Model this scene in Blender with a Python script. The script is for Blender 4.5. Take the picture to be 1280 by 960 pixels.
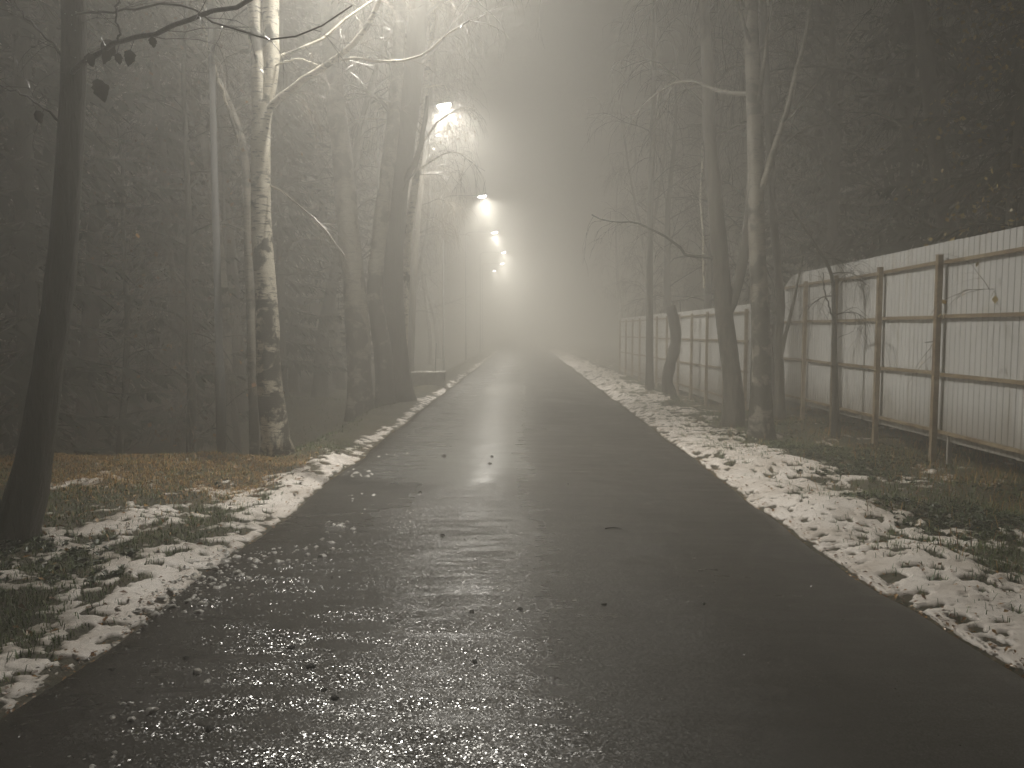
import bpy, math, random
import numpy as np
from math import radians, sin, cos, pi
from mathutils import Vector

for o in list(bpy.data.objects):
    bpy.data.objects.remove(o)
SC = bpy.context.scene
COL = SC.collection
R = random.Random(7)
NR = np.random.default_rng(11)

# ------------------------------------------------------------------ camera
FPX, CX, CY, CAMZ = 960.0, 640.0, 480.0, 1.6
PITCH, YAW = math.atan(65 / FPX), math.atan(15 / FPX)
cam_d = bpy.data.cameras.new('camera')
cam_d.sensor_width = 36.0
cam_d.lens = 36.0 * FPX / 1280.0
cam_d.clip_start = 0.05
cam_d.clip_end = 1000
cam = bpy.data.objects.new('camera', cam_d)
COL.objects.link(cam)
cam.location = (0, 0, CAMZ)
cam.rotation_euler = (pi / 2 - PITCH, 0, YAW)
SC.camera = cam

# ------------------------------------------------------------------ world (night sky), exposure, render settings
W = bpy.data.worlds.new('World')
SC.world = W
W.use_nodes = True
wn = W.node_tree
bg = wn.nodes['Background']
sky = wn.nodes.new('ShaderNodeTexSky')
sky.sky_type = 'NISHITA'
sky.sun_disc = False
sky.sun_elevation = radians(-4.0)
sky.sun_rotation = radians(200)
wn.links.new(sky.outputs[0], bg.inputs[0])
bg.inputs[1].default_value = 0.05

SC.view_settings.view_transform = 'Standard'
SC.view_settings.look = 'None'
SC.view_settings.gamma = 1.0
SC.view_settings.use_curve_mapping = False
SC.view_settings.exposure = 0.0
cy = SC.cycles
cy.use_denoising = True
cy.denoiser = 'OPENIMAGEDENOISE'
cy.denoising_prefilter = 'ACCURATE'
cy.max_bounces = 8
cy.diffuse_bounces = 2
cy.glossy_bounces = 2
cy.transmission_bounces = 2
cy.volume_bounces = 4
cy.sample_clamp_indirect = 4.0
cy.sample_clamp_direct = 0.0
cy.use_adaptive_sampling = False

LAMP_POWER = 305.0
LAMP_SPREAD = 115.0
LAMP_TILT = 8.0
LOBE = (0.12, 0.42, -1.0)
FOG_COLOR = (0.89, 0.872, 0.82)
LENS_STRENGTH = 55.0
LAMP_COLOR = (1.0, 0.955, 0.87)
HAZE_DENSITY = 0.043
HAZE_ANISO = 0.54


# ------------------------------------------------------------------ pixel <-> place
def ray(px, py):
    x, y, z = (px - CX) / FPX, -(py - CY) / FPX, -1.0
    a = pi / 2 - PITCH
    y2, z2 = y * cos(a) - z * sin(a), y * sin(a) + z * cos(a)
    return np.array([x * cos(YAW) - y2 * sin(YAW), x * sin(YAW) + y2 * cos(YAW), z2])


def at(px, py, Y):
    d = ray(px, py)
    return np.array([0, 0, CAMZ]) + d * (Y / d[1])


# ------------------------------------------------------------------ noise in numpy
def _hash(ix, iy, seed):
    h = (ix.astype(np.int64) * 374761393 + iy.astype(np.int64) * 668265263 + seed * 1442695041) & 0x7fffffff
    h = ((h ^ (h >> 13)) * 1274126177) & 0x7fffffff
    return ((h ^ (h >> 16)) & 0xffff) / 65535.0


def vnoise(x, y, seed=0):
    x = np.asarray(x, float)
    y = np.asarray(y, float)
    ix, iy = np.floor(x), np.floor(y)
    fx, fy = x - ix, y - iy
    fx, fy = fx * fx * (3 - 2 * fx), fy * fy * (3 - 2 * fy)
    a, b = _hash(ix, iy, seed), _hash(ix + 1, iy, seed)
    c, d = _hash(ix, iy + 1, seed), _hash(ix + 1, iy + 1, seed)
    return (a * (1 - fx) + b * fx) * (1 - fy) + (c * (1 - fx) + d * fx) * fy - 0.5


def fbm(x, y, seed=0, octs=4):
    s, amp, f = 0, 1.0, 1.0
    for i in range(octs):
        s = s + amp * vnoise(x * f + 17.3 * i, y * f - 9.1 * i, seed + i)
        amp *= 0.5
        f *= 2.03
    return s


def sst(a, b, x):
    t = np.clip((np.asarray(x, float) - a) / (b - a), 0, 1)
    return t * t * (3 - 2 * t)


def edge_l(y):
    return -2.06 + 0.10 * fbm(np.asarray(y) * 0.6, 0 * np.asarray(y) + 3.3, 5, 4) - 0.25 * sst(4.5, 1.5, y)


def edge_r(y):
    return 2.12 + 0.10 * fbm(np.asarray(y) * 0.8, 0 * np.asarray(y) + 8.3, 9, 4) + 0.22 * sst(6.0, 3.0, y)


def ground_z(x, y):
    x = np.asarray(x, float)
    y = np.asarray(y, float)
    dl = edge_l(y) - x
    dr = x - edge_r(y)
    out = np.maximum(dl, dr)
    z = -0.03 + 0.075 * sst(0.0, 0.45, out)
    z = z + sst(0.0, 0.6, out) * (0.10 * fbm(x * 1.3, y * 1.3, 21, 4) + 0.10 * fbm(x * 0.25, y * 0.25, 41, 3))
    z = z + 0.06 * sst(0.5, 1.6, dl) * sst(11, 8, y)
    ditch = sst(9.3, 10.7, y + 0.3 * fbm(x * 0.7, y * 0.3, 61, 3)) * (1 - sst(13.5, 19, y)) * sst(2.9, 4.3, -x)
    z = z - 1.25 * ditch
    z = z - 0.35 * sst(17, 22, y) * sst(2.8, 4.0, -x) * sst(90, 40, y)
    z = z - 0.32 * sst(14.5, 17.5, y) * sst(3.4, 4.2, x) * sst(90, 40, y)
    z = z + sst(8, 25, np.abs(x)) * 1.2 * fbm(x * 0.05, y * 0.05, 71, 3)
    return z


def snow_t(x, y):
    """thickness of the snow above the soil; below 0 the soil shows"""
    dl = edge_l(y) - x
    dr = x - edge_r(y)
    lump = fbm(x * 8, y * 8, 101, 5)
    patch = fbm(x * 1.6, y * 1.6, 121, 5)
    # right: a wide snow verge, then patches
    cr = 0.031 - 0.042 * sst(0.6, 1.6, dr + 0.5 * fbm(x * 0.9, y * 0.9, 131, 3)) + 0.030 * patch
    cr = np.where(dr < 0, -0.06, cr * sst(-0.02, 0.10, dr) - 0.05 * sst(0.12, 0.0, dr))
    # left: a narrow ploughed ridge of slush, then patchy snow in the grass
    cl = 0.024 - 0.028 * sst(0.15, 0.65, dl + 0.4 * fbm(x * 1.1, y * 1.1, 141, 3)) + 0.045 * patch
    cl = cl - 0.03 * sst(7.2, 8.4, y) * sst(0.5, 0.9, dl) - 0.030 * sst(9.5, 13, y) * sst(0.15, 0.5, dl) - 0.012 * sst(9.5, 16, y)
    cl = np.where(dl < -0.25, -0.06, cl * sst(-0.05, 0.12, dl) - 0.05 * sst(0.14, -0.02, dl))
    t = np.where(x > 0, cr, cl)
    fleck = -0.05 * sst(0.14, 0.28, fbm(x * 11, y * 11, 151, 3))
    fine = fbm(x * 22, y * 22, 161, 3)
    t = t + 0.026 * lump + 0.011 * fine + fleck
    return np.where(t > 0, 0.020 * np.tanh(t / 0.020), t) + 0.005 * fbm(x * 45, y * 45, 171, 2)


# ------------------------------------------------------------------ mesh helpers
class MB:
    def __init__(self):
        self.v, self.f, self.n = [], [], 0

    def add(self, verts, faces):
        verts = np.asarray(verts, float)
        self.v.append(verts)
        b = self.n
        self.f.extend([tuple(i + b for i in fc) for fc in faces])
        self.n += len(verts)

    def box(self, c, s, rot=None):
        c = np.asarray(c, float)
        h = np.asarray(s, float) / 2
        v = np.array([[x, y, z] for x in (-1, 1) for y in (-1, 1) for z in (-1, 1)]) * h
        if rot is not None:
            v = v @ np.asarray(rot).T
        self.add(v + c, [(0, 1, 3, 2), (4, 6, 7, 5), (0, 4, 5, 1), (2, 3, 7, 6), (0, 2, 6, 4), (1, 5, 7, 3)])

    def tube(self, pts, rad, n=6, cap=True, bump=0.0, rng=None):
        pts = np.asarray(pts, float)
        m = len(pts)
        rad = np.broadcast_to(np.asarray(rad, float), (m,))
        tan = np.gradient(pts, axis=0)
        tan /= np.linalg.norm(tan, axis=1, keepdims=True) + 1e-9
        ref = np.array([1.0, 0.0, 0.0]) if abs(tan[0][0]) < 0.8 else np.array([0, 1.0, 0])
        u = ref - (tan @ ref)[:, None] * tan
        u /= np.linalg.norm(u, axis=1, keepdims=True) + 1e-9
        w = np.cross(tan, u)
        a = np.arange(n) * 2 * pi / n
        rr = rad[:, None] * np.ones(n)
        if bump and rng is not None:
            rr = rr * (1 + bump * rng.uniform(-1, 1, (m, n)))
        v = pts[:, None, :] + rr[..., None] * (np.cos(a)[None, :, None] * u[:, None, :] + np.sin(a)[None, :, None] * w[:, None, :])
        fs = []
        for i in range(m - 1):
            for k in range(n):
                k2 = (k + 1) % n
                fs.append((i * n + k, i * n + k2, (i + 1) * n + k2, (i + 1) * n + k))
        if cap:
            fs.append(tuple(range(n - 1, -1, -1)))
            fs.append(tuple((m - 1) * n + k for k in range(n)))
        self.add(v.reshape(-1, 3), fs)

    def mesh(self, name, mat, smooth=True, origin=(0, 0, 0)):
        v = np.concatenate(self.v) - np.asarray(origin, float) if self.v else np.zeros((0, 3))
        me = bpy.data.meshes.new(name)
        me.from_pydata(v.tolist(), [], self.f)
        if smooth:
            me.polygons.foreach_set('use_smooth', [True] * len(me.polygons))
        me.materials.append(mat)
        me.update()
        return me


def fast_mesh(name, v, faces, mat, smooth=True):
    """faces: (n,3) or (n,4) int array"""
    me = bpy.data.meshes.new(name)
    v = np.asarray(v, np.float32)
    faces = np.asarray(faces, np.int32)
    k = faces.shape[1]
    me.vertices.add(len(v))
    me.vertices.foreach_set('co', v.ravel())
    me.loops.add(faces.size)
    me.loops.foreach_set('vertex_index', faces.ravel())
    me.polygons.add(len(faces))
    me.polygons.foreach_set('loop_start', np.arange(len(faces), dtype=np.int32) * k)
    me.polygons.foreach_set('use_smooth', np.full(len(faces), smooth))
    me.materials.append(mat)
    me.update(calc_edges=True)
    me.validate()
    return me


def link(name, me, parent=None, loc=None):
    o = bpy.data.objects.new(name, me)
    COL.objects.link(o)
    if parent is not None:
        o.parent = parent
    if loc is not None:
        o.location = loc
    return o


def tag(o, label=None, cat=None, group=None, kind=None):
    if label:
        o['label'] = label
    if cat:
        o['category'] = cat
    if group:
        o['group'] = group
    if kind:
        o['kind'] = kind
    return o


def thing(name, loc, label, cat, group=None, rz=0.0):
    o = bpy.data.objects.new(name, None)
    o.empty_display_size = 0.2
    COL.objects.link(o)
    o.location = [float(c) for c in loc]
    o.rotation_euler = (0, 0, rz)
    return tag(o, label, cat, group)


def dup(root, loc, rz=0.0, s=1.0, label=None, group=None):
    r = root.copy()
    COL.objects.link(r)
    r.location = [float(c) for c in loc]
    r.rotation_euler = (0, 0, rz)
    r.scale = (s, s, s)
    if label:
        r['label'] = label
    if group:
        r['group'] = group
    for ch in list(root.children):
        c = ch.copy()
        COL.objects.link(c)
        c.parent = r
        for g in list(ch.children):
            d = g.copy()
            COL.objects.link(d)
            d.parent = c
    return r


# ------------------------------------------------------------------ materials
class Mat:
    def __init__(self, name, rough=0.6, spec=0.5):
        self.m = bpy.data.materials.new(name)
        self.m.use_nodes = True
        self.t = self.m.node_tree
        self.b = self.t.nodes['Principled BSDF']
        self.b.inputs['Roughness'].default_value = rough
        self.b.inputs['Specular IOR Level'].default_value = spec

    def node(self, typ, **kw):
        n = self.t.nodes.new(typ)
        for k, v in kw.items():
            if k in n.inputs.keys():
                n.inputs[k].default_value = v
            else:
                setattr(n, k, v)
        return n

    def lk(self, a, b):
        self.t.links.new(a, b)

    def coords(self, scale=(1, 1, 1), kind='Object'):
        tc = self.node('ShaderNodeTexCoord')
        mp = self.node('ShaderNodeMapping')
        mp.inputs['Scale'].default_value = scale
        self.lk(tc.outputs[kind], mp.inputs[0])
        return mp.outputs[0]

    def noise(self, vec, scale, detail=4, rough=0.55, dist=0.0):
        n = self.node('ShaderNodeTexNoise')
        n.inputs['Scale'].default_value = scale
        n.inputs['Detail'].default_value = detail
        n.inputs['Roughness'].default_value = rough
        n.inputs['Distortion'].default_value = dist
        self.lk(vec, n.inputs['Vector'])
        return n.outputs[0]

    def ramp(self, fac, stops):
        r = self.node('ShaderNodeValToRGB')
        el = r.color_ramp.elements
        while len(el) < len(stops):
            el.new(0.5)
        for e, (p, c) in zip(el, stops):
            e.position = p
            e.color = (*c, 1) if isinstance(c, tuple) else (c, c, c, 1)
        self.lk(fac, r.inputs[0])
        return r.outputs[0]

    def mix(self, fac, a, b, blend='MIX'):
        n = self.node('ShaderNodeMix', data_type='RGBA', blend_type=blend)
        for sock, val in ((n.inputs[0], fac), (n.inputs[6], a), (n.inputs[7], b)):
            if isinstance(val, (int, float)):
                sock.default_value = val if sock.type == 'VALUE' else (val, val, val, 1)
            elif isinstance(val, tuple):
                sock.default_value = (*val, 1)
            else:
                self.lk(val, sock)
        return n.outputs[2]

    def math(self, op, a, b=0.0):
        n = self.node('ShaderNodeMath', operation=op)
        for sock, val in ((n.inputs[0], a), (n.inputs[1], b)):
            if isinstance(val, (int, float)):
                sock.default_value = val
            else:
                self.lk(val, sock)
        return n.outputs[0]

    def set(self, **kw):
        names = dict(color='Base Color', rough='Roughness', spec='Specular IOR Level', normal='Normal', metal='Metallic', coat='Coat Weight', coat_rough='Coat Roughness', trans='Transmission Weight')
        for k, v in kw.items():
            s = self.b.inputs[names[k]]
            if isinstance(v, tuple):
                s.default_value = (*v, 1)
            elif isinstance(v, (int, float)):
                s.default_value = v
            else:
                self.lk(v, s)
        return self

    def bump(self, h, strength=0.5, dist=0.01, normal=None):
        n = self.node('ShaderNodeBump')
        n.inputs['Strength'].default_value = strength
        n.inputs['Distance'].default_value = dist
        self.lk(h, n.inputs['Height'])
        if normal is not None:
            self.lk(normal, n.inputs['Normal'])
        return n.outputs[0]

    def island(self):
        return self.node('ShaderNodeNewGeometry').outputs['Random Per Island']


def mat_birch(name, dark=0.5, tone=1.0, thr=0.54):
    m = Mat(name, 0.45)
    c1 = m.coords((4, 4, 26))
    c2 = m.coords((1, 1, 1))
    lent = m.noise(c1, 1.6, 3, 0.6)
    lentm = m.ramp(lent, [(0.57, 0.0), (0.63, 1.0)])
    patch = m.noise(c2, 3.0, 5, 0.62, 0.4)
    sep = m.node('ShaderNodeSeparateXYZ')
    m.lk(c2, sep.inputs[0])
    low = m.node('ShaderNodeMapRange')
    low.inputs[1].default_value, low.inputs[2].default_value = 0.0, 3.2
    low.inputs[3].default_value, low.inputs[4].default_value = 0.11 * dark * 2, 0.0
    m.lk(sep.outputs[2], low.inputs[0])
    pm = m.ramp(m.math('ADD', patch, low.outputs[0]), [(thr, 0.0), (thr + 0.06, 1.0)])
    white = m.ramp(m.noise(c2, 9, 4), [(0.3, (0.42 * tone, 0.38 * tone, 0.30 * tone)), (0.7, (0.66 * tone, 0.62 * tone, 0.52 * tone))])
    col = m.mix(lentm, white, (0.06, 0.052, 0.042))
    col = m.mix(pm, col, (0.045, 0.040, 0.030))
    h = m.math('ADD', m.noise(c1, 3, 4), m.math('MULTIPLY', pm, 0.6))
    m.set(color=col, normal=m.bump(h, 0.6, 0.012), rough=m.ramp(patch, [(0.3, 0.35), (0.7, 0.6)]))
    return m.m


def mat_bark(name, base=(0.050, 0.042, 0.032), moss=0.25, rough=0.55):
    m = Mat(name, rough)
    c = m.coords((9, 9, 1.6))
    c2 = m.coords()
    fis = m.noise(c, 2.2, 6, 0.65, 0.8)
    col = m.ramp(fis, [(0.35, tuple(v * 0.4 for v in base)), (0.55, base), (0.75, tuple(min(1, v * 1.9) for v in base))])
    ms = m.ramp(m.noise(c2, 2.0, 5), [(0.5, 0.0), (0.68, moss)])
    col = m.mix(ms, col, (0.05, 0.06, 0.025))
    m.set(color=col, normal=m.bump(fis, 0.9, 0.03))
    return m.m


def mat_simple(name, col, rough=0.6, var=0.3, scale=6, bump=0.0, **kw):
    m = Mat(name, rough)
    c = m.coords()
    n = m.noise(c, scale, 5)
    m.set(color=m.ramp(n, [(0.3, tuple(v * (1 - var) for v in col)), (0.7, tuple(min(1, v * (1 + var)) for v in col))]), **kw)
    if bump:
        m.set(normal=m.bump(n, bump, 0.01))
    return m.m


def mat_island(name, stops, rough=0.5, **kw):
    m = Mat(name, rough)
    m.set(color=m.ramp(m.island(), stops), **kw)
    return m.m


M = {}
M['birch'] = mat_birch('birch_bark')
M['birch_dim'] = mat_birch('birch_bark_grey', 0.8, 0.40, 0.50)
M['birch_spot'] = mat_birch('spotted_birch_bark', 0.5, 0.38, 0.515)
M['bark'] = mat_bark('dark_bark')
M['bark_wet'] = mat_bark('wet_dark_bark', (0.030, 0.025, 0.020), 0.1, 0.4)
M['bark_grey'] = mat_bark('grey_bark', (0.085, 0.075, 0.058), 0.3)
M['twig'] = mat_simple('wet_twig_bark', (0.055, 0.042, 0.032), 0.28, 0.3, 8)
M['twig_pale'] = mat_simple('pale_wet_twig_bark', (0.14, 0.115, 0.085), 0.28, 0.35, 8)
M['leaf_dead'] = mat_island('dead_leaf', [(0.0, (0.06, 0.028, 0.010)), (0.5, (0.17, 0.07, 0.014)), (1.0, (0.34, 0.18, 0.035))], 0.35)
M['leaf_dark'] = mat_simple('dark_leaf', (0.035, 0.028, 0.018), 0.4, 0.4, 30)
M['leaf_yellow'] = mat_island('yellow_leaf', [(0.0, (0.26, 0.17, 0.05)), (1.0, (0.52, 0.42, 0.17))], 0.4)
M['grass'] = mat_island('green_grass', [(0.0, (0.032, 0.065, 0.010)), (0.6, (0.065, 0.115, 0.016)), (1.0, (0.13, 0.15, 0.03))], 0.45)
M['grass_dry'] = mat_island('dry_grass', [(0.0, (0.17, 0.072, 0.010)), (0.5, (0.32, 0.165, 0.026)), (1.0, (0.44, 0.28, 0.07))], 0.5)
M['weed'] = mat_island('dark_weed_leaf', [(0.0, (0.018, 0.032, 0.014)), (1.0, (0.045, 0.070, 0.025))], 0.4)
M['needle'] = mat_island('dark_needles', [(0.0, (0.009, 0.014, 0.007)), (1.0, (0.018, 0.025, 0.011))], 0.75, spec=0.2)
M['pole'] = mat_simple('galvanised_pole', (0.065, 0.065, 0.065), 0.8, 0.15, 10, spec=0.2)
M['lamp_body'] = mat_simple('lamp_body_paint', (0.20, 0.20, 0.20), 0.45, 0.1, 10)
M['concrete'] = mat_simple('damp_concrete', (0.22, 0.21, 0.19), 0.7, 0.3, 6, 0.3)
M['clod'] = mat_simple('dirty_clod', (0.022, 0.019, 0.015), 0.5, 0.4, 40, 0.5)

m = Mat('lamp_lens_glow', 0.3)
m.set(color=(0.8, 0.8, 0.8))
m.b.inputs['Emission Color'].default_value = (1.0, 0.98, 0.94, 1)
m.b.inputs['Emission Strength'].default_value = LENS_STRENGTH
M['lens'] = m.m

# wet asphalt: dark stone in a binder, films of water that smooth it in patches
m = Mat('wet_asphalt', 0.3)
c = m.coords()
grain = m.noise(c, 120, 3, 0.6)
agg = m.node('ShaderNodeTexVoronoi')
agg.inputs['Scale'].default_value = 145
m.lk(c, agg.inputs['Vector'])
wet = m.noise(m.coords((1.0, 0.6, 1.0)), 1.1, 6, 0.62, 0.5)
streak = m.noise(m.coords((0.6, 2.6, 1.0)), 3.0, 5, 0.6, 0.3)
col = m.ramp(grain, [(0.3, (0.016, 0.014, 0.011)), (0.7, (0.040, 0.035, 0.029))])
m.set(color=col)
sepx = m.node('ShaderNodeSeparateXYZ')
base_col = col
m.lk(c, sepx.inputs[0])


def window(sock, a, b, c_, d):
    n = m.node('ShaderNodeMapRange', interpolation_type='SMOOTHSTEP')
    n.inputs[1].default_value, n.inputs[2].default_value = a, b
    m.lk(sock, n.inputs[0])
    n2 = m.node('ShaderNodeMapRange', interpolation_type='SMOOTHSTEP')
    n2.inputs[1].default_value, n2.inputs[2].default_value = d, c_
    m.lk(sock, n2.inputs[0])
    return m.math('MULTIPLY', n.outputs[0], n2.outputs[0])


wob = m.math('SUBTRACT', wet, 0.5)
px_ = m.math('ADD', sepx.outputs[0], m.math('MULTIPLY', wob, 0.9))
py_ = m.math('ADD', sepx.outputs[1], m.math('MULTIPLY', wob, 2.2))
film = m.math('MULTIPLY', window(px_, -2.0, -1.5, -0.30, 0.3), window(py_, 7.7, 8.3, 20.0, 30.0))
track = m.math('MULTIPLY', window(px_, -1.55, -0.85, -0.35, 0.55), window(py_, -9, -8, 30.0, 60.0))
icy = m.math('MULTIPLY', window(px_, -3.5, -3.0, -0.5, 1.1), window(py_, -9, -8, 5.5, 9.0))
wetm = m.math('ADD', m.math('MULTIPLY', wet, 0.55), m.math('MULTIPLY', streak, 0.45))
r0 = m.ramp(wetm, [(0.36, 0.50), (0.52, 0.37), (0.66, 0.25)])
r0 = m.mix(m.math('MULTIPLY', track, 0.8), r0, 0.23)
r1 = m.mix(m.math('MULTIPLY', film, m.ramp(streak, [(0.35, 0.35), (0.55, 1.0)])), r0, 0.23)
m.set(rough=m.mix(m.math('MULTIPLY', icy, 0.7), r1, 0.20))
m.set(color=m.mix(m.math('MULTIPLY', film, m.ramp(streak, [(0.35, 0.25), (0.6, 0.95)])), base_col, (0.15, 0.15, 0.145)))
# every wet stone in the surface has a facing of its own
vs_ = m.node('ShaderNodeVectorMath', operation='SUBTRACT')
m.lk(agg.outputs['Color'], vs_.inputs[0])
vs_.inputs[1].default_value = (0.5, 0.5, 0.5)
sc_ = m.node('ShaderNodeVectorMath', operation='SCALE')
m.lk(vs_.outputs[0], sc_.inputs[0])
k_ = m.math('ADD', m.math('MULTIPLY', m.math('MULTIPLY', icy, m.math('MULTIPLY', m.ramp(streak, [(0.40, 0.06), (0.62, 1.0)]), m.ramp(wet, [(0.36, 0.25), (0.58, 1.0)]))), 0.62), 0.13)
m.lk(m.math('MULTIPLY', k_, m.math('SUBTRACT', 1.0, m.math('MULTIPLY', film, 0.8))), sc_.inputs['Scale'])
gn = m.bump(wet, 0.08, 0.03)
ad_ = m.node('ShaderNodeVectorMath', operation='ADD')
m.lk(gn, ad_.inputs[0])
m.lk(sc_.outputs[0], ad_.inputs[1])
nm_ = m.node('ShaderNodeVectorMath', operation='NORMALIZE')
m.lk(ad_.outputs[0], nm_.inputs[0])
m.set(normal=nm_.outputs[0], spec=0.9)
M['asphalt'] = m.m

m = Mat('soil_and_litter', 0.75)
c = m.coords()
n1 = m.noise(c, 3.0, 6, 0.65)
n2 = m.noise(c, 30, 4, 0.6)
col = m.ramp(m.math('ADD', m.math('MULTIPLY', n1, 0.6), m.math('MULTIPLY', n2, 0.4)), [(0.35, (0.020, 0.020, 0.010)), (0.5, (0.045, 0.040, 0.018)), (0.65, (0.085, 0.060, 0.028))])
m.set(color=col, normal=m.bump(n2, 0.8, 0.02))
M['soil'] = m.m

m = Mat('wet_snow', 0.5)
c = m.coords()
n1 = m.noise(c, 2.2, 5, 0.6)
n2 = m.noise(c, 26, 5, 0.65)
n3 = m.noise(c, 150, 2)
col = m.ramp(n1, [(0.35, (0.60, 0.54, 0.48)), (0.62, (0.80, 0.75, 0.70))])
col = m.mix(m.ramp(n2, [(0.60, 0.0), (0.70, 0.75)]), col, (0.14, 0.095, 0.055))
thick = m.node('ShaderNodeAttribute', attribute_name='thickness')
thin = m.node('ShaderNodeMapRange', interpolation_type='SMOOTHSTEP')
thin.inputs[1].default_value, thin.inputs[2].default_value = 0.013, -0.002
m.lk(thick.outputs['Fac'], thin.inputs[0])
col = m.mix(m.math('MULTIPLY', thin.outputs[0], 0.85), col, (0.20, 0.175, 0.14))
m.set(color=col, normal=m.bump(m.math('ADD', n2, m.math('MULTIPLY', n3, 0.3)), 0.5, 0.012), rough=0.45)
M['snow'] = m.m

M['cap_snow'] = mat_simple('settled_snow', (0.70, 0.67, 0.63), 0.5, 0.1, 12, 0.3)
M['slush_snow'] = mat_simple('grey_slush', (0.42, 0.40, 0.37), 0.4, 0.35, 30, 0.4)
m = Mat('icy_slush_grains', 0.24, 1.0)
m.set(color=m.ramp(m.island(), [(0.0, (0.05, 0.045, 0.04)), (1.0, (0.22, 0.20, 0.18))]))
M['slush'] = m.m

m = Mat('painted_corrugated_steel', 0.45)
oi = m.node('ShaderNodeObjectInfo')
run = m.noise(m.coords((7, 7, 0.35)), 1.6, 6, 0.65)
n2 = m.noise(m.coords(), 3.5, 6, 0.6)
col = m.ramp(oi.outputs['Random'], [(0.0, (0.57, 0.57, 0.56)), (1.0, (0.70, 0.70, 0.685))])
col = m.mix(m.ramp(run, [(0.52, 0.0), (0.72, 0.45)]), col, (0.36, 0.32, 0.25))
col = m.mix(m.ramp(n2, [(0.56, 0.0), (0.74, 0.35)]), col, (0.30, 0.30, 0.22))
sp_ = m.node('ShaderNodeSeparateXYZ')
m.lk(m.coords(), sp_.inputs[0])
mud = m.node('ShaderNodeMapRange')
mud.inputs[1].default_value, mud.inputs[2].default_value = 0.75, 0.30
m.lk(m.math('ADD', sp_.outputs[2], m.math('MULTIPLY', n2, -0.25)), mud.inputs[0])
col = m.mix(m.math('MULTIPLY', mud.outputs[0], 0.6), col, (0.16, 0.13, 0.09))
m.set(color=col, normal=m.bump(n2, 0.25, 0.03))
M['sheet'] = m.m

m = Mat('rusty_primer_steel', 0.6)
c = m.coords()
n1 = m.noise(c, 7, 6, 0.7)
col = m.ramp(n1, [(0.35, (0.14, 0.088, 0.050)), (0.52, (0.25, 0.19, 0.115)), (0.68, (0.36, 0.30, 0.20))])
m.set(color=col, normal=m.bump(n1, 0.3, 0.004))
M['rust'] = m.m

# ------------------------------------------------------------------ ground, road, snow
def grid_mesh(xs, ys, zf):
    X, Y = np.meshgrid(xs, ys)
    Z = zf(X, Y)
    v = np.stack([X, Y, Z], -1).reshape(-1, 3)
    nx, ny = len(xs), len(ys)
    i = np.arange(ny - 1)[:, None] * nx + np.arange(nx - 1)[None, :]
    f = np.stack([i, i + 1, i + nx + 1, i + nx], -1).reshape(-1, 4)
    return v, f


def geo(a, b, r):
    n = int(math.log(b / a) / math.log(r)) + 1
    return a * (b / a) ** (np.arange(n + 1) / n)


xf = np.arange(-6.5, 6.01, 0.05)
xs = np.concatenate([-6.5 - (geo(0.1, 90, 1.16)[::-1] - 0.1 + 0.06), xf, 6.0 + geo(0.1, 90, 1.16) - 0.1 + 0.06])
ys = np.concatenate([np.linspace(-12, 1.1, 40), geo(1.15, 180, 1.009)])
v, f = grid_mesh(xs, ys, ground_z)
tag(link('ground', fast_mesh('ground', v, f, M['soil'])), kind='structure')

ys = np.concatenate([np.linspace(-12, 1.1, 40), geo(1.2, 178, 1.012)])
t = np.linspace(0, 1, 40)
el, er = edge_l(ys) - 0.12, edge_r(ys) + 0.10
X = el[:, None] + (er - el)[:, None] * t[None, :]
Y = np.repeat(ys[:, None], len(t), 1)
crown = 0.02 * (1 - (X / 2.3) ** 2)
Z = crown + 0.012 * fbm(X * 0.8, Y * 0.5, 201, 3) + 0.004 * fbm(X * 4, Y * 4, 203, 2)
skirt = (t[None, :] < 0.001) | (t[None, :] > 0.999)
Z = np.where(skirt, Z - 0.08, Z)
nx, ny = len(t), len(ys)
i = np.arange(ny - 1)[:, None] * nx + np.arange(nx - 1)[None, :]
f = np.stack([i, i + 1, i + nx + 1, i + nx], -1).reshape(-1, 4)
tag(link('road', fast_mesh('road', np.stack([X, Y, Z], -1).reshape(-1, 3), f, M['asphalt'])), kind='structure')


def road_z(x, y):
    return 0.02 * (1 - (x / 2.3) ** 2) + 0.012 * fbm(x * 0.8, y * 0.5, 201, 3) + 0.004 * fbm(x * 4, y * 4, 203, 2)


def snow_sheet(name, x0, x1, dx, y0, y1, r):
    xs = np.arange(x0, x1 + 1e-6, dx)
    ys = geo(y0, y1, r)
    X, Y = np.meshgrid(xs, ys)
    T = snow_t(X, Y)
    base = ground_z(X, Y)
    onroad = (X > edge_l(Y)) & (X < edge_r(Y))
    base = np.where(onroad, np.maximum(base, road_z(X, Y)), base)
    Zs = base + np.maximum(T, -0.02)
    v = np.stack([X, Y, Zs], -1).reshape(-1, 3)
    nx, ny = len(xs), len(ys)
    i = np.arange(ny - 1)[:, None] * nx + np.arange(nx - 1)[None, :]
    keep = np.maximum.reduce([T[:-1, :-1], T[1:, :-1], T[:-1, 1:], T[1:, 1:]]) > -0.004
    f = np.stack([i, i + 1, i + nx + 1, i + nx], -1)[keep]
    used = np.unique(f)
    remap = np.zeros(len(v), np.int64)
    remap[used] = np.arange(len(used))
    return v[used], remap[f], T.reshape(-1)[used]


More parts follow.
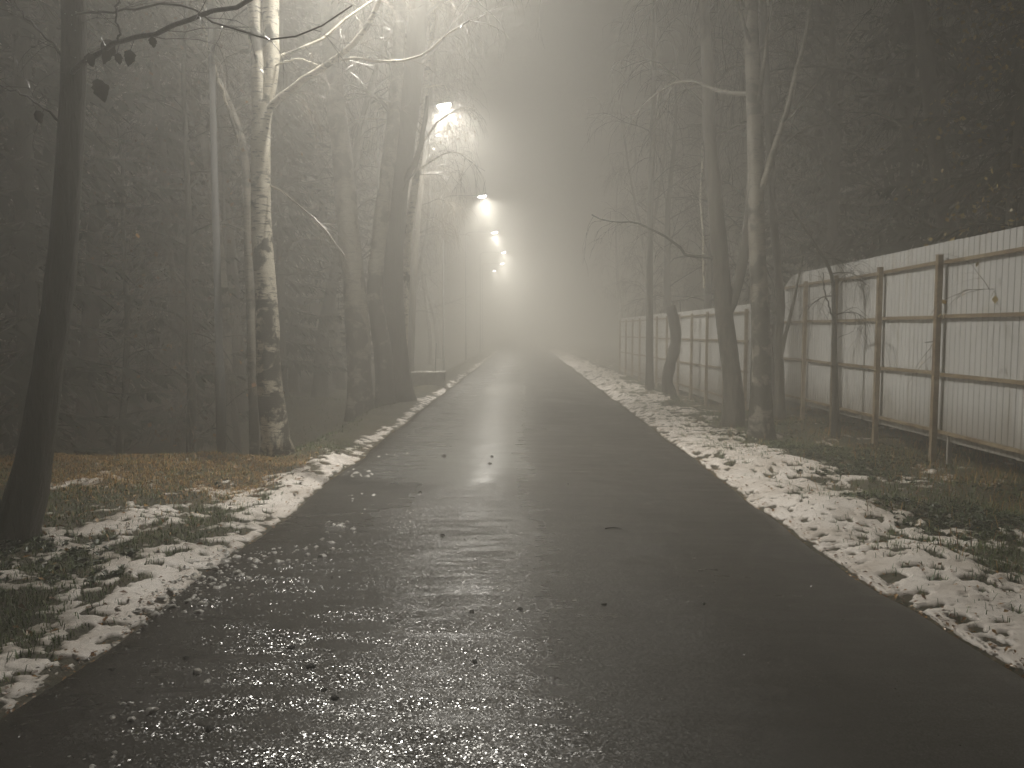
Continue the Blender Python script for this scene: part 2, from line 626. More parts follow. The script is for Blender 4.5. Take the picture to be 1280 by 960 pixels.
SN = [snow_sheet('s', -7.5, -1.6, 0.024, 1.6, 11.0, 1.0045), snow_sheet('s', 1.7, 6.2, 0.024, 1.6, 11.0, 1.0045),
      snow_sheet('s', -6.0, -1.6, 0.05, 11.0, 70, 1.008), snow_sheet('s', 1.7, 6.2, 0.05, 11.0, 70, 1.008)]
vv, ff, tt_, b = [], [], [], 0
for v, f, t in SN:
    vv.append(v)
    tt_.append(t)
    ff.append(f + b)
    b += len(v)
snow_me = fast_mesh('snow', np.concatenate(vv), np.concatenate(ff), M['snow'])
snow_me.attributes.new('thickness', 'FLOAT', 'POINT').data.foreach_set('value', np.concatenate(tt_).astype(np.float32))
tag(link('snow', snow_me), 'thin wet snow lying in patches along both road verges', None, kind='stuff')


# ------------------------------------------------------------------ stuff on the ground
def blades(n, xr, yr, accept, hmin, hmax, wid, lean, mat, name, label, zbase=ground_z):
    x = NR.uniform(*xr, n)
    # more of them near the camera
    y = yr[0] * (yr[1] / yr[0]) ** NR.uniform(0, 1, n)
    k = accept(x, y) > NR.uniform(0, 1, n)
    x, y = x[k], y[k]
    n = len(x)
    z = zbase(x, y) - 0.005
    h = NR.uniform(hmin, hmax, n)
    a = NR.uniform(0, 2 * pi, n)
    ln = NR.uniform(0.2, 1.0, n) * lean * h
    dx, dy = np.cos(a), np.sin(a)
    w = wid * NR.uniform(0.6, 1.3, n)
    px, py = -dy * w, dx * w
    p0 = np.stack([x - px, y - py, z], -1)
    p1 = np.stack([x + px, y + py, z], -1)
    mx, my = x + dx * ln * 0.35, y + dy * ln * 0.35
    p2 = np.stack([mx + px * .7, my + py * .7, z + h * 0.6], -1)
    p3 = np.stack([mx - px * .7, my - py * .7, z + h * 0.6], -1)
    p4 = np.stack([x + dx * ln, y + dy * ln, z + h * np.maximum(0.25, 1 - 0.4 * lean)], -1)
    v = np.stack([p0, p1, p2, p3, p4], 1).reshape(-1, 3)
    i = np.arange(n)[:, None] * 5
    f = np.concatenate([i + np.array([0, 1, 2]), i + np.array([0, 2, 3]), i + np.array([3, 2, 4])], 0)
    return tag(link(name, fast_mesh(name, v, f, mat)), label, kind='stuff')


def acc_green(x, y):
    d = np.where(x > 0, x - edge_r(y), edge_l(y) - x)
    t = snow_t(x, y)
    cl = sst(-0.1, 0.35, fbm(x * 0.9, y * 0.9, 301, 4) + 0.1)
    a = sst(0.08, 0.45, d) * (0.12 + 0.88 * sst(0.012, -0.025, t)) * (0.55 + cl)
    a = a * np.where((x < 0) & (y > 7.4), 0.35, 1.0)
    return np.clip(a, 0, 1)


def acc_dry(x, y):
    d = np.where(x > 0, x - edge_r(y), edge_l(y) - x)
    a = sst(0.4, 0.8, d)
    lft = sst(6.6, 7.8, y) * sst(9.8, 9.2, y)
    rgt = 0.45 * sst(1.6, 2.6, d) + 0.05
    return a * np.where(x < 0, 0.06 + 0.95 * lft, rgt)


blades(120000, (-7.5, -2.2), (2.2, 11), acc_green, 0.02, 0.085, 0.0028, 1.1, M['grass'], 'grass', 'short green grass poking through the snow on the left verge')
blades(100000, (2.4, 6.0), (2.6, 26), acc_green, 0.02, 0.10, 0.003, 1.1, M['grass'], 'grass', 'short green grass between the snow and the metal fence')
blades(52000, (-8.5, -2.3), (5.5, 10.5), acc_dry, 0.02, 0.075, 0.004, 1.5, M['grass_dry'], 'dry_grass', 'flattened brown grass and litter along the left bank edge')
blades(26000, (2.9, 6.0), (3.0, 22), acc_dry, 0.04, 0.20, 0.003, 1.1, M['grass_dry'], 'dry_grass', 'dry straw coloured grass along the foot of the fence')
blades(30000, (-12, -2.3), (10.5, 40), lambda x, y: 0.6 * sst(0.5, 1.0, edge_l(y) - x), 0.03, 0.10, 0.006, 1.2, M['grass'], 'grass', 'dull grass in the ditch and under the dark trees')


def leaf_litter(n, xr, yr, accept, size, mat, name, label, zf=ground_z, lift=0.012, tilt=0.5):
    x = NR.uniform(*xr, n)
    y = yr[0] * (yr[1] / yr[0]) ** NR.uniform(0, 1, n)
    k = accept(x, y) > NR.uniform(0, 1, n)
    x, y = x[k], y[k]
    n = len(x)
    z = zf(x, y) + np.maximum(snow_t(x, y), 0) * (np.abs(x) > 2.0) + lift
    s = size * NR.uniform(0.6, 1.4, n)
    a = NR.uniform(0, 2 * pi, n)
    u = np.stack([np.cos(a), np.sin(a), NR.uniform(-tilt, tilt, n)], -1) * s[:, None]
    w = np.stack([-np.sin(a), np.cos(a), NR.uniform(-tilt, tilt, n)], -1) * (s * 0.6)[:, None]
    c = np.stack([x, y, z], -1)
    up = np.stack([0 * s, 0 * s, s * NR.uniform(0.0, 0.35, n)], -1)
    v = np.stack([c - u, c + w * .9 - u * .2 + up, c + u, c - w * .9 - u * .2 + up], 1).reshape(-1, 3)
    i = np.arange(n)[:, None] * 4
    f = np.concatenate([i + np.array([0, 2, 1]), i + np.array([0, 3, 2])], 0)
    return tag(link(name, fast_mesh(name, v, f, mat, False)), label, kind='stuff')


leaf_litter(9000, (-8, -2.2), (2.2, 10.2), lambda x, y: sst(0.1, 0.6, edge_l(y) - x) * (0.22 + 0.75 * sst(6.4, 7.8, y) * sst(10.2, 9.4, y)), 0.024, M['leaf_dead'], 'leaf_litter', 'rust brown dead leaves on the left bank')
leaf_litter(9000, (2.2, 6), (2.5, 18), lambda x, y: 0.30 + 0.5 * sst(1.2, 2.2, x - edge_r(y)), 0.016, M['leaf_dead'], 'leaf_litter', 'scattered dead leaves on the right verge snow')
leaf_litter(9000, (1.9, 2.7), (2.5, 20), lambda x, y: sst(0.22, 0.0, np.abs(x - edge_r(y) - 0.0)), 0.011, M['leaf_dead'], 'leaf_litter', 'line of dirt and leaf crumbs where asphalt meets right snow')
leaf_litter(8000, (-2.8, -1.7), (2.0, 16), lambda x, y: sst(0.30, 0.0, np.abs(x - edge_l(y))), 0.011, M['leaf_dead'], 'leaf_litter', 'line of dirt and leaf crumbs along the left slush')


def weed_patch(n, xr, yr, accept, name, label):
    vs, fs, b = [], [], 0
    x = NR.uniform(*xr, n * 6)
    y = yr[0] * (yr[1] / yr[0]) ** NR.uniform(0, 1, n * 6)
    k = accept(x, y) > NR.uniform(0, 1, n * 6)
    x, y = x[k][:n], y[k][:n]
    z = ground_z(x, y)
    for xx, yy, zz in zip(x, y, z):
        q = R.randint(4, 8)
        a0 = R.uniform(0, 6.3)
        for j in range(q):
            a = a0 + j * 2 * pi / q + R.uniform(-.3, .3)
            L = R.uniform(0.02, 0.06)
            w = L * R.uniform(0.22, 0.36)
            e = R.uniform(0.3, 1.0)
            d = np.array([cos(a), sin(a), 0])
            sd = np.array([-sin(a), cos(a), 0])
            p = np.array([xx, yy, zz])
            q1 = p + d * L * .5 + np.array([0, 0, L * e * .8])
            q2 = p + d * L + np.array([0, 0, L * e * .6])
            vs += [p, q1 + sd * w, q2, q1 - sd * w]
            fs += [(b, b + 1, b + 2), (b, b + 2, b + 3)]
            b += 4
    return tag(link(name, fast_mesh(name, np.array(vs), np.array(fs), M['weed'])), label, kind='stuff')


weed_patch(2400, (-6.5, -2.5), (2.6, 9), lambda x, y: sst(0.02, -0.03, snow_t(x, y)) * sst(0.4, 0.8, edge_l(y) - x) * sst(0.0, 0.3, fbm(x * 0.8, y * 0.8, 401, 3)) * sst(8, 6.5, y), 'weeds', 'dark green low weeds among snow on the left verge')
weed_patch(2400, (3.0, 5.6), (3.4, 14), lambda x, y: sst(0.02, -0.03, snow_t(x, y)) * sst(0.8, 1.3, x - edge_r(y)) * sst(-0.05, 0.3, fbm(x * 0.8, y * 0.8, 411, 3)), 'weeds', 'dark green low weeds among snow on the right verge')

# icy grains on the left half of the road, which glint under the lamps
ICO = np.array([(0, 0, 1), (1, 0, 0), (0, 1, 0), (-1, 0, 0), (0, -1, 0)], float)
ICOF = np.array([(0, 1, 2), (0, 2, 3), (0, 3, 4), (0, 4, 1)])


_a6 = np.arange(7) * 2 * pi / 7
DOME = np.concatenate([[(0, 0, 1.0)], np.stack([0.62 * np.cos(_a6), 0.62 * np.sin(_a6), 0 * _a6 + 0.8], -1), np.stack([np.cos(_a6 + .4), np.sin(_a6 + .4), 0 * _a6 - 0.05], -1)])
DOMEF = np.array([(0, 1 + k, 1 + (k + 1) % 7) for k in range(7)] + [q for k in range(7) for q in ((1 + k, 8 + k, 1 + (k + 1) % 7), (1 + (k + 1) % 7, 8 + k, 8 + (k + 1) % 7))])


def grains(n, xr, yr, accept, smin, smax, mat, name, label, zf, unit_v=ICO, unit_f=ICOF, smooth=False, squash=0.55):
    x = NR.uniform(*xr, n)
    y = yr[0] * (yr[1] / yr[0]) ** NR.uniform(0, 1, n)
    k = accept(x, y) > NR.uniform(0, 1, n)
    x, y = x[k], y[k]
    n = len(x)
    s = smin * (smax / smin) ** (NR.uniform(0, 1, n) ** 2)
    a = NR.uniform(0, 2 * pi, n)
    m_ = len(unit_v)
    sh = unit_v[None] * (s[:, None, None] * NR.uniform(0.55, 1.3, (n, m_, 1)))
    sh = sh * np.array([1, 1, squash])
    rx = sh[..., 0] * np.cos(a)[:, None] - sh[..., 1] * np.sin(a)[:, None]
    ry = sh[..., 0] * np.sin(a)[:, None] + sh[..., 1] * np.cos(a)[:, None]
    v = np.stack([rx + x[:, None], ry + y[:, None], sh[..., 2] + zf(x, y)[:, None] - 0.001], -1).reshape(-1, 3)
    f = (np.arange(n)[:, None, None] * m_ + unit_f[None]).reshape(-1, 3)
    return tag(link(name, fast_mesh(name, v, f, mat, smooth)), label, kind='stuff')


def acc_slush(x, y):
    d = x - edge_l(y)
    left = sst(2.6, 0.6, d) * (0.35 + 0.65 * sst(-0.2, 0.3, fbm(x * 1.3, y * 1.6, 501, 4)))
    mid = 0.8 * sst(0.9, -0.5, x) * sst(3.6, 2.4, y)
    return np.clip(np.maximum(left * sst(8, 4.5, y), mid) * 0.5 + 0.04, 0, 1) * (d > 0.02)


grains(70000, (-2.3, 2.0), (1.7, 9.0), acc_slush, 0.0018, 0.0075, M['slush'], 'slush_grains', 'icy wet grains strewn over the left half of the road', road_z)
grains(3600, (-2.4, -1.3), (2.0, 10.0), lambda x, y: sst(0.9, 0.0, x - edge_l(y)) * sst(-0.1, 0.3, fbm(x * 1.5, y * 1.5, 511, 3)), 0.006, 0.034, M['slush_snow'], 'slush_lumps', 'small lumps of slush spilling from the left verge onto the road', road_z, DOME, DOMEF, True, 0.5)


# ------------------------------------------------------------------ trees
def unit(a):
    a = np.asarray(a, float)
    return a / (np.linalg.norm(a) + 1e-9)


def wander(p, d, L, n, rng, jit=0.25, pull=(0, 0, 0)):
    pts = [np.asarray(p, float)]
    d = unit(d)
    for i in range(n):
        d = unit(d + rng.normal(0, jit, 3) + np.asarray(pull) * (i + 1) / n)
        pts.append(pts[-1] + d * L / n)
    return np.array(pts)


def sample(path, f):
    i = f * (len(path) - 1)
    k = min(int(i), len(path) - 2)
    return path[k] + (path[k + 1] - path[k]) * (i - k), unit(path[k + 1] - path[k])


def smooth_path(pts, n):
    pts = np.asarray(pts, float)
    d = np.concatenate([[0], np.cumsum(np.linalg.norm(np.diff(pts, axis=0), axis=1))])
    m = len(pts)
    tt = np.linspace(0, d[-1], n)
    out = []
    for t in tt:  # Catmull-Rom
        k = min(max(int(np.searchsorted(d, t, 'right')) - 1, 0), m - 2)
        u = (t - d[k]) / (d[k + 1] - d[k] + 1e-9)
        p0, p1, p2, p3 = pts[max(k - 1, 0)], pts[k], pts[k + 1], pts[min(k + 2, m - 1)]
        out.append(0.5 * (2 * p1 + (p2 - p0) * u + (2 * p0 - 5 * p1 + 4 * p2 - p3) * u * u + (3 * p1 - p0 - 3 * p2 + p3) * u ** 3))
    return np.array(out)


def twigs_on(mb, path, rng, n, L, r, droop, f0=0.25, sub=3, spread=0.9, tl=0.45):
    for _ in range(n):
        f = rng.uniform(f0, 1.0)
        p, d = sample(path, f)
        d2 = unit(d * 0.7 + rng.normal(0, spread, 3) * 0.7)
        l2 = L * rng.uniform(0.5, 1.1)
        q = wander(p, d2, l2, 5, rng, 0.16, (0, 0, -droop))
        mb.tube(q, np.linspace(r, r * 0.4, 6), 3, False)
        for _ in range(sub):
            p3, d3 = sample(q, rng.uniform(0.2, 1))
            q3 = wander(p3, unit(d3 + rng.normal(0, 0.5, 3)), l2 * tl * rng.uniform(0.5, 1.3), 3, rng, 0.15, (0, 0, -droop * 1.3))
            mb.tube(q3, np.linspace(r * 0.55, r * 0.25, 4), 3, False)


def crown_for(trunk, rng, f0, nl, L, r, up=0.5, droop=0.5, ntw=7, twL=0.8, twr=0.005, sub=3, jit=0.14, limb_mb=None, mb=None, side=None):
    """limbs into limb_mb, twigs into mb"""
    for i in range(nl):
        f = f0 + (1 - f0) * (i + rng.uniform(0, 1)) / nl
        p, d = sample(trunk, min(f, 0.99))
        a = rng.uniform(0, 2 * pi)
        if side is not None and rng.uniform() < 0.6:
            a = side + rng.normal(0, 0.7)
        fall = 1 - 0.55 * (f - f0) / (1 - f0 + 1e-6)
        LL = L * fall * rng.uniform(0.6, 1.15)
        q = wander(p, (cos(a), sin(a), up * rng.uniform(0.4, 1.6)), LL, 8, rng, jit, (0, 0, -droop * 0.35))
        rr = r * fall * rng.uniform(0.6, 1.1)
        limb_mb.tube(q, np.linspace(rr, rr * 0.22, 9), 5, False)
        for _ in range(3):
            p2, d2 = sample(q, rng.uniform(0.2, 0.8))
            q2 = wander(p2, unit(d2 + rng.normal(0, 0.55, 3)), LL * rng.uniform(0.3, 0.6), 5, rng, jit, (0, 0, -droop * 0.5))
            limb_mb.tube(q2, np.linspace(rr * 0.4, rr * 0.12, 6), 4, False)
            twigs_on(mb, q2, rng, ntw // 2 + 1, twL, twr, droop, sub=sub)
        twigs_on(mb, q, rng, ntw, twL, twr, droop, sub=sub)


def leaf_set(mb, crown_pts, rng, n, size):
    for _ in range(n):
        p = crown_pts[rng.integers(len(crown_pts))] + rng.normal(0, 0.03, 3)
        u = unit(rng.normal(0, 1, 3) + np.array([0, 0, -1.0])) * size * rng.uniform(0.6, 1.3)
        w = unit(np.cross(u, rng.normal(0, 1, 3))) * np.linalg.norm(u) * 0.4
        mb.add([p, p + u * .5 + w, p + u, p + u * .5 - w], [(0, 1, 2), (0, 2, 3)])


def trunk_mesh(path, r0, r1, mat, base, flare=1.5, n=14, seed=1, bump=0.05, power=0.8):
    rng = np.random.default_rng(seed)
    k = len(path)
    s = np.linspace(0, 1, k)
    rad = r0 + (r1 - r0) * s ** power
    h = path[:, 2] - path[0, 2]
    rad = rad * (1 + (flare - 1) * np.exp(-np.maximum(h, 0) / 0.35))
    rad = rad * (1 + bump * rng.normal(0, 0.5, k))
    mb = MB()
    n = n + 6
    mb.tube(path, rad, n, True, bump * 0.5, rng)
    v = mb.v[0].reshape(k, n, 3)
    a = np.arange(n)[None, :] * 2 * pi / n
    hh = h[:, None]
    ridge = 0.16 * fbm(np.cos(a) * 1.8 + hh * 0.25 + seed, np.sin(a) * 1.8 + hh * 0.5, seed, 3) + 0.10 * np.cos(a * 5 + seed) * np.exp(-hh / 0.3)
    mb.v[0] = (path[:, None, :] + (v - path[:, None, :]) * (1 + ridge[..., None])).reshape(-1, 3)
    return mb.mesh('trunk', mat, True, base)


def px_path(pts, n=24):
    """(px, py, Y) picks along a trunk or branch as seen, turned into points in space"""
    return smooth_path([at(*p) for p in pts], n)


def dress(root, mb_l, mb_t, mat_l, mat_t, base, rz=0):
    if mb_l.n:
        tag(link('limbs', mb_l.mesh('limbs', mat_l, True, base), root), kind='stuff')
    if mb_t.n:
        c = tag(link('crown', mb_t.mesh('crown', mat_t, True, base), root), kind='stuff')
        return c


def ext_up(pts, top, Y, dx=0.0, dy=0.0):
    """continue a trunk past the top of the frame to height top"""
    p = at(*pts[-1])
    q = at(*pts[-2])
    d = (p - q) / max(p[2] - q[2], 0.1)
    k = max(top - p[2], 0.1)
    return [p + np.array([d[0] * 0.6 * k * f + dx * f, dy * f, k * f]) for f in (0.35, 0.7, 1.0)]


def traced_tree(name, label, cat, pts, r0, r1, mat, top, seed, crown=None, limbmat=None, twigmat=None, flare=1.4, branches=(), group=None, nseg=40, dx=0.0, dy=0.0, bump=0.05, power=0.8):
    rng = np.random.default_rng(seed)
    w = [at(*p) for p in pts]
    w[0][2] = float(ground_z(w[0][0], w[0][1])) - 0.06
    base = w[0].copy()
    if top:
        w = w + ext_up(pts, top, pts[-1][2], dx, dy)
    path = smooth_path(w, nseg)
    root = thing(name, base, label, cat, group)
    link('trunk', trunk_mesh(path, r0, r1, mat, base, flare, 14, seed, bump, power), root)
    mt = MB()
    for b in branches:
        bp = px_path(b['p'], 16)
        mb = MB()
        jit = np.random.default_rng(seed + 5).normal(0, b.get('j', 0.008), bp.shape)
        jit[0] = 0
        mb.tube(bp + jit, np.linspace(b['r'], b.get('r1', b['r'] * 0.3), 16), 7, False)
        link('branch', mb.mesh('branch', b.get('mat', limbmat or mat), True, base), root)
        if b.get('tw', 0):
            twigs_on(mt, bp, rng, b['tw'], b.get('tl', 0.7), b.get('tr', 0.004), b.get('dr', 0.3), sub=b.get('sub', 3))
    ml = MB()
    if crown:
        crown_for(path, rng, limb_mb=ml, mb=mt, **crown)
    dress(root, ml, mt, limbmat or mat, twigmat or M['twig'], base)
    return root, path, base, mt


CR_BIRCH = dict(f0=0.45, nl=16, L=2.6, r=0.035, up=0.8, droop=0.75, ntw=7, twL=0.9, twr=0.005)

# the dark leaning trunk close by on the left
T1, p1, b1, mt1 = traced_tree('leaning_tree', 'dark leaning trunk close by at the left edge, leaves hanging from its branch', 'tree',
    [(14, 705, 5.4), (38, 600, 5.4), (58, 470, 5.4), (76, 340, 5.4), (86, 200, 5.4), (92, 90, 5.4), (92, -10, 5.4)], 0.125, 0.04, M['bark_wet'], 8.5, 3,
    crown=dict(f0=0.62, nl=8, L=2.2, r=0.03, up=0.6, droop=0.2, ntw=6, twL=0.7, twr=0.004), limbmat=M['bark_wet'],
    branches=[dict(p=[(88, 95, 5.4), (120, 66, 5.0), (155, 52, 4.7), (205, 40, 4.5), (255, 20, 4.3), (310, -2, 4.2), (380, -40, 4.0)], r=0.019, r1=0.010, tw=5, tl=0.5, tr=0.003, dr=0.1, mat=M['bark_wet']),
              dict(p=[(92, 20, 5.4), (130, 14, 5.0), (170, 13, 4.7), (220, 5, 4.6), (262, 26, 4.4), (300, 42, 4.3), (350, 45, 4.3), (400, 36, 4.2), (440, 8, 4.2)], r=0.010, r1=0.004, tw=7, tl=0.45, tr=0.0025, dr=0.15, mat=M['twig']),
              dict(p=[(150, 52, 4.7), (146, 25, 4.6), (150, -10, 4.5)], r=0.008, r1=0.004, tw=4, tl=0.4, tr=0.0025, mat=M['bark_wet']),
              dict(p=[(88, 170, 5.4), (60, 140, 5.3), (30, 120, 5.2), (-10, 100, 5.1)], r=0.010, r1=0.004, tw=9, tl=0.5, tr=0.0025, dr=0.25, mat=M['bark_wet']),
              dict(p=[(90, 90, 5.4), (60, 50, 5.3), (30, 20, 5.2), (0, -10, 5.1)], r=0.010, r1=0.004, tw=9, tl=0.5, tr=0.0025, dr=0.25, mat=M['bark_wet'])],
    flare=1.5)


def hanging_leaf(root, base, px, py, Y, s, ang, mat, stalk, seed):
    rng = np.random.default_rng(seed)
    c = at(px, py, Y)
    mb = MB()
    a = radians(ang)
    u = np.array([sin(a), 0.15, -cos(a)]) * s
    w = np.array([cos(a), 0.25, sin(a)]) * s * 0.40
    d = np.array([0, 0.16, 0.05]) * s
    t = np.linspace(0, 1, 10)
    k = np.sin(pi * t ** 0.75) ** 0.8 * (1 - 0.25 * t)
    mid = c + np.outer(t, u) - np.outer(0.6 * np.sin(pi * t), d) + np.outer(t ** 2 * rng.uniform(-.2, .2), w)
    kl, kr = k * rng.uniform(0.72, 1.12, 10), k * rng.uniform(0.72, 1.12, 10)
    kl[[0, -1]] = kr[[0, -1]] = 0
    lft = mid + np.outer(kl, w) + np.outer(k * rng.uniform(0.3, 1.4), d)
    rgt = mid - np.outer(kr, w) + np.outer(k * rng.uniform(0.3, 1.4), d)
    mb.add(np.concatenate([mid, lft, rgt]), [f for i in range(9) for f in ((i, i + 1, 11 + i, 10 + i), (i, 20 + i, 21 + i, i + 1))])
    mb.tube(smooth_path([c, c - u * 0.25 + w * 0.15, at(*stalk)], 7), 0.0022, 4, False)
    return link('leaf', mb.mesh('leaf', mat, True, base), root)


for q, (px, py, Y, s, an, st) in enumerate([(121, 98, 5.0, 0.15, 12, (116, 68, 5.05)), (163, 62, 4.7, 0.10, -15, (168, 49, 4.66)), (45, 138, 5.2, 0.09, 20, (36, 122, 5.22)), (128, 50, 4.95, 0.12, 40, (133, 60, 4.9)),
                                            (190, 46, 4.5, 0.06, 0, (196, 41, 4.52)), (137, 62, 4.9, 0.10, -35, (140, 56, 4.85)), (110, 66, 4.95, 0.09, 15, (118, 68, 5.0)), (147, 66, 4.8, 0.07, 5, (150, 53, 4.75))]):
    hanging_leaf(T1, b1, px, py, Y, s, an, M['leaf_dark'], st, q)
drop = MB()
rng = np.random.default_rng(77)
allv = np.concatenate(mt1.v)
for _ in range(420):
    p = allv[rng.integers(len(allv))] + np.array([0, 0, -0.004])
    s = rng.uniform(0.002, 0.0042)
    q = np.array([(1, 0, 0), (0, 1, 0), (-1, 0, 0), (0, -1, 0), (0, 0, 1.1), (0, 0, -1.4)], float) * s + p
    drop.add(q, [(0, 1, 4), (1, 2, 4), (2, 3, 4), (3, 0, 4), (1, 0, 5), (2, 1, 5), (3, 2, 5), (0, 3, 5)])
m = Mat('water_drop', 0.12, 0.8)
m.set(color=(0.75, 0.75, 0.73))
tag(link('water_drops', drop.mesh('water_drops', m.m, True, b1), T1), kind='stuff')

# big pale birch beside the lamp post
T3, p3, b3, mt3 = traced_tree('birch_tree', 'forked birch with bright white upper stems and blackened foot beside the nearest lamp pole', 'tree',
    [(348, 578, 9.75), (343, 530, 9.75), (336, 470, 9.75), (334, 380, 9.75), (327, 290, 9.75), (326, 210, 9.75), (327, 150, 9.75), (338, 90, 9.75), (338, -10, 9.75)], 0.165, 0.055, M['birch'], 11, 13,
    crown=CR_BIRCH, limbmat=M['birch'], twigmat=M['twig_pale'], flare=1.45,
    branches=[dict(p=[(328, 165, 9.75), (324, 110, 9.7), (320, 60, 9.7), (316, -20, 9.65), (300, -300, 9.5)], r=0.105, r1=0.05, mat=M['birch']),
              dict(p=[(333, 140, 9.75), (352, 122, 9.5), (385, 96, 9.3), (430, 66, 9.1), (462, 28, 9.0), (478, -15, 8.9), (500, -90, 8.8)], r=0.052, r1=0.018, tw=10, mat=M['birch']),
              dict(p=[(405, 80, 9.2), (440, 74, 9.0), (490, 77, 8.8), (525, 70, 8.6), (556, 46, 8.5), (585, 25, 8.3)], r=0.020, r1=0.008, tw=8, tl=0.6, mat=M['birch']),
              dict(p=[(340, 85, 9.7), (370, 74, 9.6), (400, 82, 9.4)], r=0.014, r1=0.006, tw=5, mat=M['birch']),
              dict(p=[(338, 232, 9.7), (365, 250, 9.4), (400, 280, 9.2), (430, 318, 9.0)], r=0.012, r1=0.005, tw=8, tl=0.5, mat=M['twig_pale'])])

T3b, *_ = traced_tree('birch_tree', 'thin birch bowing left behind the big forked birch and the lamp pole', 'tree',
    [(318, 560, 10.6), (316, 480, 10.6), (314, 400, 10.6), (310, 290, 10.6), (306, 200, 10.6), (290, 140, 10.6), (262, 85, 10.6), (225, 42, 10.6), (190, -10, 10.6)], 0.075, 0.03, M['birch_spot'], 9, 23,
    crown=dict(f0=0.45, nl=12, L=1.8, r=0.02, up=0.5, droop=0.6, ntw=6, twL=0.8, twr=0.004), limbmat=M['birch_spot'], twigmat=M['twig_pale'],
    branches=[dict(p=[(300, 180, 10.6), (280, 120, 10.4), (262, 62, 10.3), (250, 10, 10.2)], r=0.025, r1=0.01, tw=6, mat=M['birch'])])
T3c, *_ = traced_tree('birch_tree', 'dim birch stem slanting through the dark wood left of the lamp pole', 'tree',
    [(285, 520, 14.5), (280, 400, 14.5), (268, 260, 14.5), (256, 180, 14.5), (236, 120, 14.5), (215, 70, 14.5), (205, -10, 14.5)], 0.14, 0.06, M['birch_dim'], 10, 27,
    crown=dict(f0=0.5, nl=10, L=2.2, r=0.02, up=0.6, droop=0.6, ntw=6, twL=0.9, twr=0.005), limbmat=M['birch_dim'], twigmat=M['twig_pale'])

# the trio of stout trunks at the left of the road
TA, *_ = traced_tree('stout_tree', 'left trunk of the stout dark trio beside the road, base darkest', 'tree',
    [(450, 520, 15.8), (449, 460, 15.8), (445, 380, 15.8), (437, 300, 15.8), (428, 200, 15.8), (418, 110, 15.8), (410, -10, 15.8)], 0.265, 0.12, M['birch_spot'], 13, 31,
    crown=CR_BIRCH, limbmat=M['bark_grey'], flare=1.3)
TB, *_ = traced_tree('stout_tree', 'middle trunk of the stout dark trio, pale streak of bark down its side', 'tree',
    [(481, 508, 16.5), (478, 440, 16.5), (468, 370, 16.5), (474, 300, 16.5), (482, 230, 16.5), (490, 160, 16.5), (498, 60, 16.5), (500, -20, 16.5)], 0.20, 0.09, M['birch_dim'], 13, 37,
    crown=CR_BIRCH, limbmat=M['bark_grey'], flare=1.35)
TC, *_ = traced_tree('stout_tree', 'right and thickest trunk of the stout dark trio, bowed towards the road lamp', 'tree',
    [(497, 500, 17.2), (494, 450, 17.2), (490, 390, 17.2), (490, 320, 17.2), (494, 260, 17.2), (500, 210, 17.2), (506, 170, 17.2), (516, 100, 17.2), (522, 20, 17.2)], 0.32, 0.15, M['bark'], 14, 41,
    crown=dict(f0=0.5, nl=18, L=3.2, r=0.06, up=0.7, droop=0.5, ntw=7, twL=1.0, twr=0.006), limbmat=M['bark'], flare=1.35,
    branches=[dict(p=[(500, 245, 17.2), (512, 215, 17.0), (522, 195, 16.8), (528, 170, 16.6), (535, 120, 16.5)], r=0.08, r1=0.04, tw=8, mat=M['bark']),
              dict(p=[(498, 262, 17.2), (506, 232, 17.0), (520, 212, 16.8), (526, 180, 16.6)], r=0.03, r1=0.012, tw=6, mat=M['bark'])])
TD, *_ = traced_tree('birch_tree', 'slim birch leaning right out from behind the stout trio', 'tree',
    [(503, 480, 18.6), (505, 400, 18.6), (510, 300, 18.6), (518, 240, 18.6), (527, 170, 18.6), (532, 110, 18.6), (540, 40, 18.6)], 0.13, 0.05, M['birch'], 11, 43, crown=CR_BIRCH, limbmat=M['birch'])

# weeping birch whose twigs hang round the lit lamp head
TW, *_ = traced_tree('weeping_birch', 'weeping birch whose twigs glitter in a ball round the nearest visible lamp', 'tree',
    [(512, 474, 23.5), (515, 400, 23.5), (520, 300, 23.5), (527, 220, 23.5), (536, 150, 23.5), (545, 60, 23.5)], 0.13, 0.05, M['bark_grey'], 12, 47,
    crown=dict(f0=0.38, nl=26, L=1.9, r=0.025, up=0.4, droop=1.0, ntw=10, twL=1.0, twr=0.006, sub=4), limbmat=M['bark_grey'], twigmat=M['twig_pale'])
ball = MB()
rng = np.random.default_rng(5)
bc = at(562, 160, 20.9)
for _ in range(170):
    p = bc + rng.normal(0, 0.22, 3) * np.array([1, 1.3, 1])
    q = wander(p, rng.normal(0, 1, 3), rng.uniform(0.25, 0.6), 5, rng, 0.25, (0, 0, -0.5))
    ball.tube(q, np.linspace(0.0055, 0.0025, 6), 3, False)
lf = MB()
leaf_set(lf, np.concatenate(ball.v), rng, 220, 0.06)
tb = [np.asarray(TW.location), None]
tag(link('twig_spray', ball.mesh('twig_spray', M['twig_pale'], True, TW.location), TW), kind='stuff')
tag(link('leaves', lf.mesh('leaves', M['leaf_dead'], False, TW.location), TW), kind='stuff')

